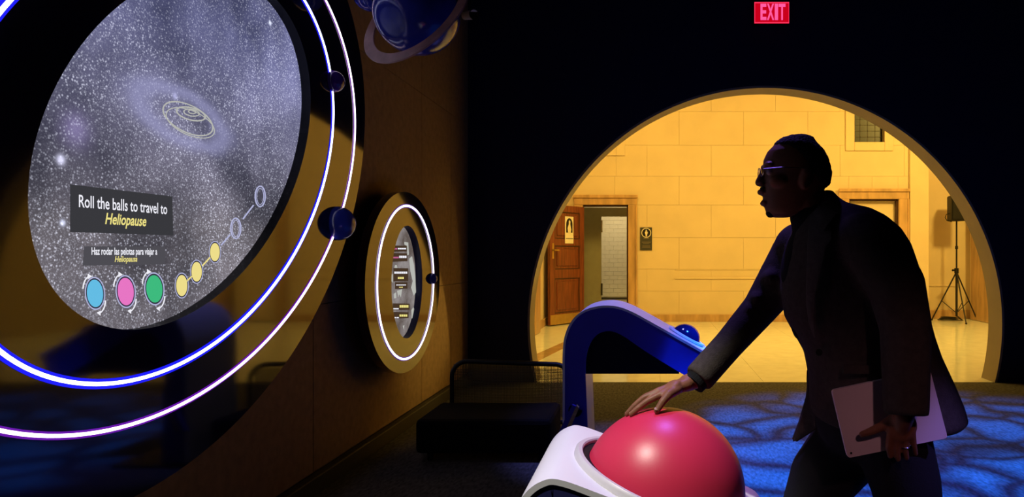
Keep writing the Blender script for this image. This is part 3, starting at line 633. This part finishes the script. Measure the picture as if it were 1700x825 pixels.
# exit sign
ey = PW-.08; x0, x1, z0, z1 = X(1252.5, ey), X(1310, ey), Z(38.5, ey), Z(3.5, ey)
e = empty('exit_sign', ((x0+x1)/2, PW, z0), 'red glowing EXIT sign on the black wall above the round opening', 'exit sign')
obj('housing', box(new(), (x0-.008, ey+.012, z0-.006), (x1+.006, PW, z1+.03), .006), M['black'], e)
obj('face', box(new(), (x0, ey+.002, z0), (x1, ey+.014, z1)), E_['exitface'], e)
bm = new(); t = .009
for a, b in (((x0, z0), (x1, z0+t)), ((x0, z1-t*1.2), (x1, z1)), ((x0, z0), (x0+t*.7, z1)), ((x1-t*.5, z0), (x1, z1))): box(bm, (a[0], ey-.004, a[1]), (b[0], ey+.002, b[1]))
obj('lit_rim', bm, E_['exitrim'], e)
lz0, lz1 = Z(33.5, ey), Z(6.3, ey)
for ch, a, b in (('E', 1262.5, 1272.3), ('X', 1273.2, 1285.2), ('I', 1286.2, 1291.7), ('T', 1292.6, 1304)):
    fit_text('letter', ch, (X(a, ey), ey-.002, lz0), (1, 0, 0), (0, 0, 1), X(b, ey)-X(a, ey), lz1-lz0, E_['exitlet'], e, 0, .03)

# ------------------------------------------------------------------ low mesh-backed seat
CY = 4.92
e = empty('lounge_seat', (-.95, 4.65, 0), 'low black seat with a wide mesh back in a rounded frame', 'seat')
tl, trr, zt, zb = W(750, 592, CY).x, W(952, 592, CY).x, W(800, 595, CY).z, .12
def rrect(x0, x1, z0, z1, r, n=7):
    o = []
    for cx, cz, a in ((x1-r, z1-r, 0), (x0+r, z1-r, pi/2), (x0+r, z0+.03, pi), (x1-r, z0+.03, 1.5*pi)):
        rr_ = r if cz > z0+.1 else .03
        xx = cx if rr_ == r else (x0+.03 if cx < (x0+x1)/2 else x1-.03)
        o += [(xx+rr_*cos(a+pi/2*i/n), cz+rr_*sin(a+pi/2*i/n)) for i in range(n+1)]
    return o
sag = lambda x: -.030*max(0, (x-(tl+.35))/(trr-tl-.35))**1.3
fr_ = [V((x, CY-.05*((x-(tl+trr)/2)/.42)**2, z+(sag(x) if z > .4 else 0))) for x, z in rrect(tl+.016, trr-.016, zb, zt-.016, .10)]
obj('back_frame', sweep(new(), fr_, .017, 8, True), M['black'], e, True)
bm = new(); xs = [tl+.03+i*.0105 for i in range(int((trr-tl-.06)/.0105))]; zs2 = [zb+.04+i*.0105 for i in range(int((zt-zb-.10)/.0105))]
cy_ = lambda x: CY-.05*((x-(tl+trr)/2)/.42)**2
for x in xs: box(bm, (x-.0024, cy_(x)-.001, zb+.03), (x+.0024, cy_(x)+.001, zt-.03+sag(x)))
for z in zs2:
    for i in range(0, len(xs)-1, 6):
        a, b = xs[i], xs[min(i+6, len(xs)-1)]; sw = [bm.verts.new((x, cy_(x)+dy_, z+dz_)) for x in (a, b) for dy_, dz_ in ((-.001, -.0024), (-.001, .0024), (.001, .0024), (.001, -.0024))]
        for j in range(4): bm.faces.new((sw[j], sw[(j+1) % 4], sw[4+(j+1) % 4], sw[4+j]))
mo = obj('mesh_back', bm, M['mesh'], e); mo['kind'] = 'stuff'
obj('seat_cushion', box(new(), (tl-.06, 4.32, .05), (trr-.08, 4.86, .265), .03), M['seatfab'], e)
for xx in (tl, trr-.16):
    for yy in (4.38, 4.80): obj('leg', cyl(new(), (xx+.02, yy, 0), (xx+.02, yy, .07), .02, n=10), M['black'], e)

# ------------------------------------------------------------------ blue ball console in front of the opening
BF, BD = 4.25, .50
e = empty('ball_console', (-.35, BF+.25, 0), 'blue swoosh-shaped console with a small blue ball standing before the portal', 'console')
def bp_(l): return [V(((a-XV)*BF/F, BF, H+(YV-b)*BF/F)) for a, b in l]
def smooth_path(pts, n=6):               # Catmull-Rom
    o = []
    for i in range(len(pts)-1):
        p0, p1, p2_, p3_ = V(pts[max(i-1, 0)]), V(pts[i]), V(pts[i+1]), V(pts[min(i+2, len(pts)-1)])
        for k in range(n):
            t = k/n; o.append(.5*((2*p1)+(p2_-p0)*t+(2*p0-5*p1+4*p2_-p3_)*t*t+(3*p1-p0-3*p2_+p3_)*t**3))
    o.append(V(pts[-1])); return o
outl = smooth_path(bp_([(938, 773), (938, 700), (938, 640), (938, 590), (941, 560), (952, 535), (970, 519), (996, 511.5), (1022, 512), (1048, 521), (1085, 541), (1130, 566), (1178, 593)]))
innl = smooth_path(bp_([(978, 773), (975, 700), (973, 650), (972, 610), (974, 588), (980, 570), (991, 556), (1005, 550), (1020, 551), (1038, 560), (1070, 582), (1110, 607), (1160, 637)]))
sd1 = obj('side_band', strip_prism(new(), outl, innl, (0, .02, 0)), M['blueside'], e)
sd2 = obj('side_band', strip_prism(new(), [p+V((0, BD-.02, 0)) for p in outl], [p+V((0, BD-.02, 0)) for p in innl], (0, .02, 0)), M['blueside'], e)
def offs(l, t):
    o = []
    for i, p in enumerate(l):
        d = (l[min(i+1, len(l)-1)]-l[max(i-1, 0)]).normalized(); o.append(p+V((-d.z, 0, d.x))*t)
    return o
sk0 = [p+V((0, -.006, 0)) for p in offs(outl, .014)]; sk1 = [p+V((0, -.006, 0)) for p in outl]
autosmooth(obj('curved_skin', strip_prism(new(), sk0, sk1, (0, BD+.012, 0)), M['laminate'], e))
autosmooth(obj('inner_skin', strip_prism(new(), [p+V((0, .02, 0)) for p in innl], [p+V((0, .02, 0)) for p in offs(innl, .012)], (0, BD-.04, 0)), M['laminate'], e))
ii = [k for k, p in enumerate(innl) if p.z > H+(YV-622)*BF/F]
poly = [innl[k]+V((0, .03, 0)) for k in ii]; poly = [V((poly[0].x, BF+.03, H+(YV-622)*BF/F))]+poly+[V((poly[-1].x, BF+.03, H+(YV-622)*BF/F))]
obj('black_infill', prism(new(), poly, (0, BD-.06, 0)), M['infill'], e)
sl = (outl[-1]-outl[-8]).normalized(); up = V((-sl.z, 0, sl.x)); bc0 = W(1137, 566, BF+.25)
# point of the slope under the ball
k = min(range(len(outl)), key=lambda k: abs(outl[k].x-bc0.x)); bs = V((bc0.x, BF+.25, outl[k].z))+up*.014
def tilt_mat(c, up): return Matrix.Translation(c) @ V((0, 0, 1)).rotation_difference(up).to_matrix().to_4x4()
def collar(ri, ro, h, c, up, n=64):
    bm = new(); prof = [(ri, 0), (ro, 0), (ro, h*.7), (ro-h*.25, h), (ri+h*.15, h), (ri, h*.85)]
    rows = [[bm.verts.new((r*cos(2*pi*i/n), r*sin(2*pi*i/n), z)) for i in range(n)] for r, z in prof]
    for a in range(len(prof)):
        A, B = rows[a], rows[(a+1) % len(prof)]
        for j in range(n): bm.faces.new((A[j], A[(j+1) % n], B[(j+1) % n], B[j]))
    bmesh.ops.transform(bm, matrix=tilt_mat(c, up), verts=bm.verts); return bm
autosmooth(obj('ball_collar', collar(.100, .128, .014, bs, up), M['laminate'], e))
obj('ball', ball(new(), bs-up*.014, .098, u=40, v=24), M['blueball'], e, True)
brc = obj('brace', prism(new(), [W(928, 716, BF-.04), W(944, 716, BF-.04), W(959, 676, BF-.04), W(950, 672, BF-.04)], (0, .034, 0)), M['blueside'], e)
obj('brace_edge', prism(new(), [W(938, 716, BF-.045), W(945, 716, BF-.045), W(961, 677, BF-.045), W(957, 673, BF-.045)], (0, .04, 0)), M['ply'], brc)
obj('cable_hole', cyl(new(), W(955, 681, BF-.004), W(955, 681, BF+.005), .042, n=28), M['infill'], e)
obj('foot_plate', box(new(), (outl[0].x-.02, BF-.05, 0), (outl[0].x+.42, BF+BD+.05, .018), .004), M['infill'], e)

# ------------------------------------------------------------------ white console with the big pink ball
GY = 2.10; BC = W(1100, 815, GY); BR = .249
y0, y1 = 1.82, 2.39; SL = R(20)
e = empty('ball_console', (.1, GY, 0), 'white curved console with a navy side holding the huge pink ball', 'console')
def pod_z(x): return BC.z+.026-(x-BC.x)*math.tan(SL)
prof = smooth_path([V((-.385, 0, 0)), V((-.385, 0, .25)), V((-.385, 0, .48)), V((-.372, 0, .585)), V((-.335, 0, .665)), V((-.285, 0, .704)), V((-.23, 0, pod_z(-.23)+.0)), V((-.1, 0, pod_z(-.1))), V((.1, 0, pod_z(.1))), V((.25, 0, pod_z(.25))), V((.335, 0, pod_z(.335)-.002)), V((.375, 0, pod_z(.375)-.02)), V((.395, 0, .40)), V((.40, 0, .25)), V((.40, 0, 0))])
prof = [V((p.x, y0, p.z)) for p in prof]
inn = offs(prof, -.016)
autosmooth(obj('curved_skin', strip_prism(new(), prof, inn, (0, y1-y0, 0)), M['laminate'], e))
pi_ = offs(prof, -.016); bi = offs(prof, -.105)
for yy in (y0+.004, y1-.024): obj('side_band', strip_prism(new(), [V((p.x, yy, max(p.z, 0))) for p in pi_], [V((p.x, yy, max(p.z, 0))) for p in bi], (0, .02, 0)), M['navy'], e)
obj('black_infill', prism(new(), [V((p.x, y0+.03, max(p.z, .0))) for p in bi], (0, y1-y0-.06, 0)), M['infill'], e)
up = V((sin(SL), 0, cos(SL))); rc = V((BC.x, GY, pod_z(BC.x)))
autosmooth(obj('ball_collar', collar(.262, .284, .026, rc-up*.004, up, 96), M['collar'], e))
bm = collar(.238, .2625, .010, rc, up, 96); obj('collar_gap', bm, M['infill'], e)
obj('ball', ball(new(), BC, BR, u=96, v=64), M['pink'], e, True)['label'] = 'huge glossy pink ball'

# ------------------------------------------------------------------ the man
MY = 2.16
man = empty('person', (.62, MY, 0), 'man in a charcoal blazer leaning over to roll the pink ball', 'person')

def sph_z(x, y): 
    q = BR*BR-(x-BC.x)**2-(y-BC.y)**2; return BC.z+sqrt(max(q, 0))
u_ = MY/F
body = new()
# head: horizontal slices of the profile
hs = [(226.5, 1314, 1338, .022), (231, 1299, 1349, .044), (240, 1286, 1356, .060), (252, 1274, 1366, .070), (266, 1267.5, 1372, .075), (277, 1266.5, 1375, .077), (287, 1269, 1376, .077), (297, 1269, 1377, .077), (306, 1267.5, 1373, .075), (316, 1266.5, 1367, .072), (327, 1267.5, 1358, .068), (338, 1268, 1349, .062), (348, 1270, 1338, .056), (356, 1275, 1325, .047), (361, 1284, 1308, .028)]
def head_sec(py, xf, xb, hw, n=40, k=1.0):
    c = (xf+xb)/2; a = (xb-xf)/2*k; o = []
    for i in range(n):
        t = 2*pi*i/n; cx_ = cos(t); w_ = sin(t)*hw*k*(1+.14*cx_)
        p = W(c+a*(abs(cx_)**.92)*(1 if cx_ > 0 else -1), py, MY); o.append(p+V((0, w_, 0)))
    return o
loft(body, [head_sec(*s) for s in hs])
P = lambda px, py, dy=0: W(px, py, MY)+V((0, dy, 0))
limb(body, [P(1268.5, 281), P(1264.5, 292), P(1260, 303)], [.008, .0105, .0125])
for s in (-1, 1):
    ball(body, P(1264, 305.5, s*.013), (.011, .009, .008)); ball(body, P(1273, 276, s*.030), (.014, .028, .010)); ball(body, P(1290, 303, s*.050), (.034, .022, .022))
    ball(body, P(1329, 300, s*.078), (.018, .011, .033), (0, R(12), 0)); ball(body, P(1331, 291, s*.084), (.016, .008, .015)); ball(body, P(1326, 312, s*.080), (.009, .008, .010))
ball(body, P(1264.5, 319), (.0135, .026, .0105)); ball(body, P(1268, 337.5), (.0115, .024, .0095)); ball(body, P(1272, 328), (.010, .028, .020)); ball(body, P(1278.5, 352), (.013, .022, .015))
limb(body, [P(1338, 330), P(1352, 360), P(1368, 400)], [.062, .066, .075])
# trunk, kept inside the clothes
limb(body, [P(1378, 420), P(1405, 500), P(1430, 590), P(1450, 690)], [.13, .13, .125, .13], 20)
# far arm and hand on the ball
wr_ = W(1140, 636, 2.175)
fs, fe_, = W(1345, 425, 2.34), W(1262, 512, 2.31)
limb(body, [P(1375, 420), fs, fe_, W(1209, 573, 2.245), W(1160, 628, 2.188), wr_], [.08, .058, .042, .034, .029, .027])
def tipz(px, y, r, lift=0):
    x = (px-XV)*y/F; return V((x, y, sph_z(x, y)+r*.86+lift))
def finger(root, pip, dip, tip_, r): limb(body, [root, pip, dip, tip_], [r*1.22, r*1.14, r*1.06, r*.94], 10)
kn = [W(1097, 655, 2.098), W(1092, 650, 2.121), W(1095, 649, 2.146), W(1101, 651, 2.170)]
tp = [tipz(1048, 2.082, .0085), tipz(1041, 2.108, .0085), tipz(1046, 2.138, .0085), tipz(1060, 2.170, .0078)]
pad = W(1116, 641, 2.140)
for q in kn: limb(body, [wr_+V((0, (q.y-2.135)*.45, 0)), q], [.0215, .0125], 12)
ball(body, pad, (.030, .036, .0155), (0, R(-28), 0))
for q, t, b_ in zip(kn, tp, (.007, .012, .012, .010)):
    p1 = q.lerp(t, .45)+V((0, 0, b_)); p2_ = q.lerp(t, .75)+V((0, 0, b_*.7))
    for pp in (p1, p2_): pp.z = max(pp.z, sph_z(pp.x, pp.y)+.0085)
    finger(q, p1, p2_, t, .0093 if q is not kn[3] else .0082)
tt = tipz(1090.5, 2.055, .0105)
limb(body, [W(1124, 646, 2.125), W(1110, 655, 2.085), W(1100.5, 666, 2.066), tt], [.017, .0145, .0115, .0098], 12)
# near arm and the hand round the laptop
ns, ne, nw = W(1450, 410, 1.95), W(1504, 540, 1.88), W(1500, 688, 1.862)
limb(body, [P(1420, 420), ns, ne, nw], [.08, .06, .045, .030])
LP = 1.925                                 # laptop plane
ball(body, W(1497, 708, 1.883), (.042, .016, .045), (0, R(8), 0)); limb(body, [nw, W(1496, 708, 1.882)], [.030, .024])
for k, (a, b, c) in enumerate((((1478, 722), (1475, 740), (1478, 757)), ((1490, 725), (1488, 745), (1491, 762)), ((1503, 725), (1502, 744), (1505, 760)), ((1515, 722), (1517, 738), (1520, 753)))):
    r = .0095 if k < 3 else .0085
    limb(body, [W(1497+(k-1.5)*9, 702, 1.882), W(*a, 1.885), W(*b, 1.892), W(*c, 1.902)], [.014, r*1.15, r, r*.85], 10)
limb(body, [W(1484, 696, 1.886), W(1464, 708, 1.895), W(1446, 716, 1.899), W(1431, 721, 1.901)], [.017, .0135, .0115, .009], 10)
# legs, kept inside the trousers
hipf, kneef, ankf = W(1425, 720, 2.24), W(1340, 858, 2.24), V((.63, 2.26, .10)); hipn, kneen, ankn = W(1478, 720, 2.06), W(1516, 880, 2.06), V((.98, 2.06, .10))
limb(body, [P(1450, 690), hipf, kneef, ankf], [.12, .075, .052, .038]); limb(body, [P(1450, 690), hipn, kneen, ankn], [.12, .075, .052, .038])
obj('body', fuse(body, .0036, 3), M['skin'], man, True)
for q, t in zip(kn, tp): 
    d = (t-q).normalized(); obj('fingernail', ball(new(), t+d*.002+V((0, 0, .0065)), (.0058, .0048, .0016), (0, atan2(-d.z, d.x) if False else R(-18), 0), 12, 8), M['nail'], man)
obj('thumbnail', ball(new(), tt+V((-.002, -.006, .0066)), (.0065, .0058, .002), (R(35), R(20), 0), 12, 8), M['nail'], man)
for s in (-1, 1):
    ey_ = obj('eye', ball(new(), P(1274.5, 287, s*.032), .0115, u=16, v=10), M['eye'], man, True); obj('iris', ball(new(), P(1269.6, 287.2, s*.032), (.003, .0055, .0055), u=12, v=8), M['signblack'], ey_)
# hair
hr = new()
loft(hr, [head_sec(*s) for s in ((223.8, 1314, 1338, .020), (229, 1297, 1350, .047), (238.5, 1284.5, 1355, .064), (250, 1286, 1366, .0745), (263, 1295, 1373, .0795), (277, 1307, 1377, .081), (290, 1317, 1379, .0815), (299, 1334, 1376.5, .080), (307, 1344, 1375, .074), (313, 1352, 1369, .060))])
hm = fuse(hr, .0045, 3)
ho = obj('hair', hm, M['hair'], man, True)
for v in hm.vertices: v.co += V((random.uniform(-1, 1), random.uniform(-1, 1), random.uniform(-1, 1)))*.0011
# goatee
bd = new(); ball(bd, P(1279.5, 354, 0), (.0155, .024, .0145)); ball(bd, P(1266.3, 312.5, 0), (.010, .024, .005))
obj('beard', fuse(bd, .004, 2), M['hair'], man, True)
# spectacles
gl = obj('eyeglasses', sweep(new(), [P(1262.5, 281, .006), P(1263.5, 280, 0), P(1262.5, 281, -.006)], .0014, 6), M['steel'], man)
for s in (-1, 1):
    rim = [P(1262.3+abs(0)*0, 286, 0)+V((.004*(abs(sin(a))*0+1)*0+.010*max(0, s*(s*.031+.023*cos(a))-.03)*4, s*.031+.023*cos(a), .0165*sin(a))) for a in [2*pi*i/28 for i in range(28)]]
    obj('lens_rim', sweep(new(), rim, .0012, 6, True), M['steel'], gl)
    obj('lens', prism(new(), [p+V((.0005, 0, 0)) for p in rim], (.0012, 0, 0)), M['lens'], gl)
    obj('temple', sweep(new(), [rim[0 if s > 0 else 14]+V((0, 0, .004)), P(1290, 283, s*.081), P(1328, 285, s*.086), P(1335, 294, s*.084)], .0015, 6), M['steel'], gl)
# knitted turtleneck
tn = new(); limb(tn, [P(1349, 345), P(1350, 360), P(1364, 396)], [.062, .072, .09], 24); ball(tn, P(1330, 420), (.05, .09, .12), (0, R(20), 0)); ball(tn, P(1338, 480), (.045, .08, .16), (0, R(8), 0))
cutz = None
obj('turtleneck', fuse(tn, .006, 3), M['shirt'], man, True)
obj('collar_stud', ball(new(), W(1337.5, 355.5, MY-.055), .0045, u=12, v=8), M['steel'], man)
# blazer
jk = new()
ts = [(317, 1358, 1380, .045), (328, 1352, 1389, .062), (338, 1350, 1402, .08), (347, 1341, 1440, .12), (360, 1331, 1462, .165), (380, 1320, 1484, .20), (405, 1310, 1500, .215), (440, 1302, 1513, .215), (480, 1298, 1524, .21), (527, 1305, 1534, .20), (556, 1321, 1542, .195), (586, 1338, 1552, .195), (632, 1347, 1573, .205), (668, 1348, 1588, .21), (690, 1352, 1594, .212), (700, 1372, 1580, .205)]
def tsec(py, xl, xr, hd, n=44):
    c = (xl+xr)/2; a = (xr-xl)/2; o = []
    for i in range(n):
        t = 2*pi*i/n; ct, st_ = cos(t), sin(t)
        o.append(W(c+a*abs(ct)**.85*(1 if ct > 0 else -1), py, MY)+V((0, hd*abs(st_)**.85*(1 if st_ > 0 else -1), 0)))
    return o
loft(jk, [tsec(*s) for s in ts])
ball(jk, W(1331, 416, 2.32), (.096, .09, .096)); limb(jk, [W(1360, 408, 2.30), W(1322, 428, 2.345), W(1262, 512, 2.31), W(1209, 573, 2.245)], [.098, .092, .060, .050], 20)
cufA, cufB = W(1209, 573, 2.245), W(1158, 630, 2.185)
cyl(jk, cufA, cufB, .050, .0495, 24)
# creases along the reaching sleeve
for px, py, r in ((1253, 494, .026), (1240, 512, .024), (1224, 528, .022), (1276, 460, .032)): ball(jk, W(px, py, 2.29), (r, .05, r*.8), (0, R(-45), 0))
limb(jk, [W(1432, 403, 1.985), W(1448, 412, 1.955), W(1487, 472, 1.915), W(1503, 542, 1.875)], [.088, .086, .078, .069], 20)
cyl(jk, W(1503, 542, 1.875), W(1504.5, 688, 1.850), .068, .0585, 26)
# far front flap, swung forward
pass
# tail at the back
prism(jk, [W(1560, 585, MY-.1), W(1580, 640, MY-.1), W(1594, 686, MY-.1), W(1574, 701, MY-.1), W(1520, 690, MY-.1), W(1510, 600, MY-.1)], (0, .2, 0))
jo = obj('blazer', fuse(jk, .0085, 5), M['wool'], man, True)
fb = prism(new(), [W(1349, 590, 2.25), W(1338.5, 612, 2.25), W(1338, 634, 2.26), W(1341, 658, 2.26), W(1328, 692, 2.265), W(1313, 730, 2.27), W(1319, 733, 2.26), W(1352, 712, 2.23), W(1392, 660, 2.22), W(1392, 600, 2.19)], (0, -.020, 0))
bmesh.ops.bevel(fb, geom=fb.edges[:], offset=.006, segments=2, affect='EDGES'); obj('front_flap', fb, M['lapel'], jo)
# lapel, collar, pocket flap and buttons on the side we see
def near_y(px, py):                       # distance of the blazer's near front surface at a picture point
    for a, b in zip(ts, ts[1:]):
        if a[0] <= py <= b[0]:
            f = (py-a[0])/(b[0]-a[0]); xl, xr, hd = [a[i]+(b[i]-a[i])*f for i in (1, 2, 3)]
            q = max(-1, min(1, (px-(xl+xr)/2)/((xr-xl)/2))); return MY-hd*max(0, 1-abs(q)**(2/.85))**(.85/2)
    return MY
def patch(name, rows, lift, material, parent, th=.006):
    A = [W(a, b, near_y(a, b)-lift) for a, b in rows[0]]; B = [W(a, b, near_y(a, b)-lift) for a, b in rows[1]]
    return autosmooth(obj(name, strip_prism(new(), A, B, (0, th, 0)), material, parent), 60)
patch('lapel', [[(1346, 356), (1343, 380), (1341, 405), (1340, 440), (1339, 475), (1339, 505), (1343, 535), (1352, 560)], [(1372, 348), (1378, 372), (1380, 398), (1371, 410), (1362, 450), (1353, 490), (1350, 530), (1353, 561)]], .004, M['lapel'], jo)
patch('collar', [[(1350, 352), (1358, 345), (1370, 341), (1384, 339)], [(1366, 384), (1376, 371), (1386, 358), (1394, 345)]], .007, M['lapel'], jo)
patch('pocket_flap', [[(1400, 606), (1425, 606), (1450, 607)], [(1401, 620), (1425, 621), (1450, 621)]], .005, M['wool'], jo, .008)
for px, py in ((1360, 585),): obj('button', cyl(new(), W(px, py, near_y(px, py)-.008), W(px, py, near_y(px, py)+.006), .010, n=16), M['black'], jo)
# shirt cuff and watch strap at the reaching wrist
d = (cufB-cufA).normalized(); cf = obj('shirt_cuff', cyl(new(), cufB-d*.03, cufB+d*.020, .040, .037, 24), M['shirt'], man)
obj('ring', sweep(new(), [W(1502.5, 742, 1.8915)+V((.0115*cos(a), .0115*sin(a), 0)) for a in [2*pi*i/20 for i in range(20)]], .0016, 6, True), M['steel'], man)
# trousers and shoes
tr_ = new()
ball(tr_, P(1452, 690), (.185, .175, .15))
limb(tr_, [P(1450, 700), hipf, W(1368, 790, 2.235), kneef, W(1352, 960, 2.25), ankf+V((0, 0, .02))], [.14, .125, .108, .090, .078, .066], 20)
limb(tr_, [P(1455, 700), hipn, W(1502, 800, 2.06), kneen, W(1530, 990, 2.06), ankn+V((0, 0, .02))], [.14, .115, .103, .090, .078, .066], 20)
obj('trousers', fuse(tr_, .010, 5), M['trouser'], man, True)
for q in (ankf, ankn):
    b_ = new(); limb(b_, [q+V((.05, 0, -.045)), q+V((-.06, 0, -.05)), q+V((-.165, 0, -.062))], [.046, .044, .036], 16); ball(b_, q, (.052, .048, .06))
    me = fuse(b_, .007, 4)
    for v in me.vertices: v.co.z = max(v.co.z, .004)
    so_ = obj('shoe', me, M['leather'], man, True)

# laptop
cor = [W(1381, 648, LP+.006), W(1407.6, 760.5, LP), W(1573.5, 727, LP-.005), W(1544, 613, LP)]
def rounded(c, r, n=5):
    o = []
    for i, p in enumerate(c):
        a, b = c[i-1], c[(i+1) % 4]; u1, u2 = (a-p).normalized(), (b-p).normalized()
        for k in range(n+1):
            t = k/n; o.append(p+u1*r*(1-t)**2+u2*r*t**2)
    return o
lpn = empty('laptop', (cor[1]+cor[2])/2, 'slim silver laptop held flat against the thigh in the left hand', 'laptop')
nrm2 = (cor[2]-cor[1]).cross(cor[0]-cor[1]).normalized()
if nrm2.y < 0: nrm2 = -nrm2
obj('lid', prism(new(), rounded(cor, .010), nrm2*.005), M['laptop'], lpn)
obj('base', prism(new(), [p+nrm2*.0055 for p in rounded(cor, .010)], nrm2*.009), M['laptop'], lpn)
u1 = (cor[2]-cor[1]).normalized(); v1 = (cor[0]-cor[1]).normalized(); q = cor[1]+u1*.012+v1*.012
obj('camera_lens', cyl(new(), q-nrm2*.001, q+nrm2*.003, .0032, n=14), M['signblack'], lpn)
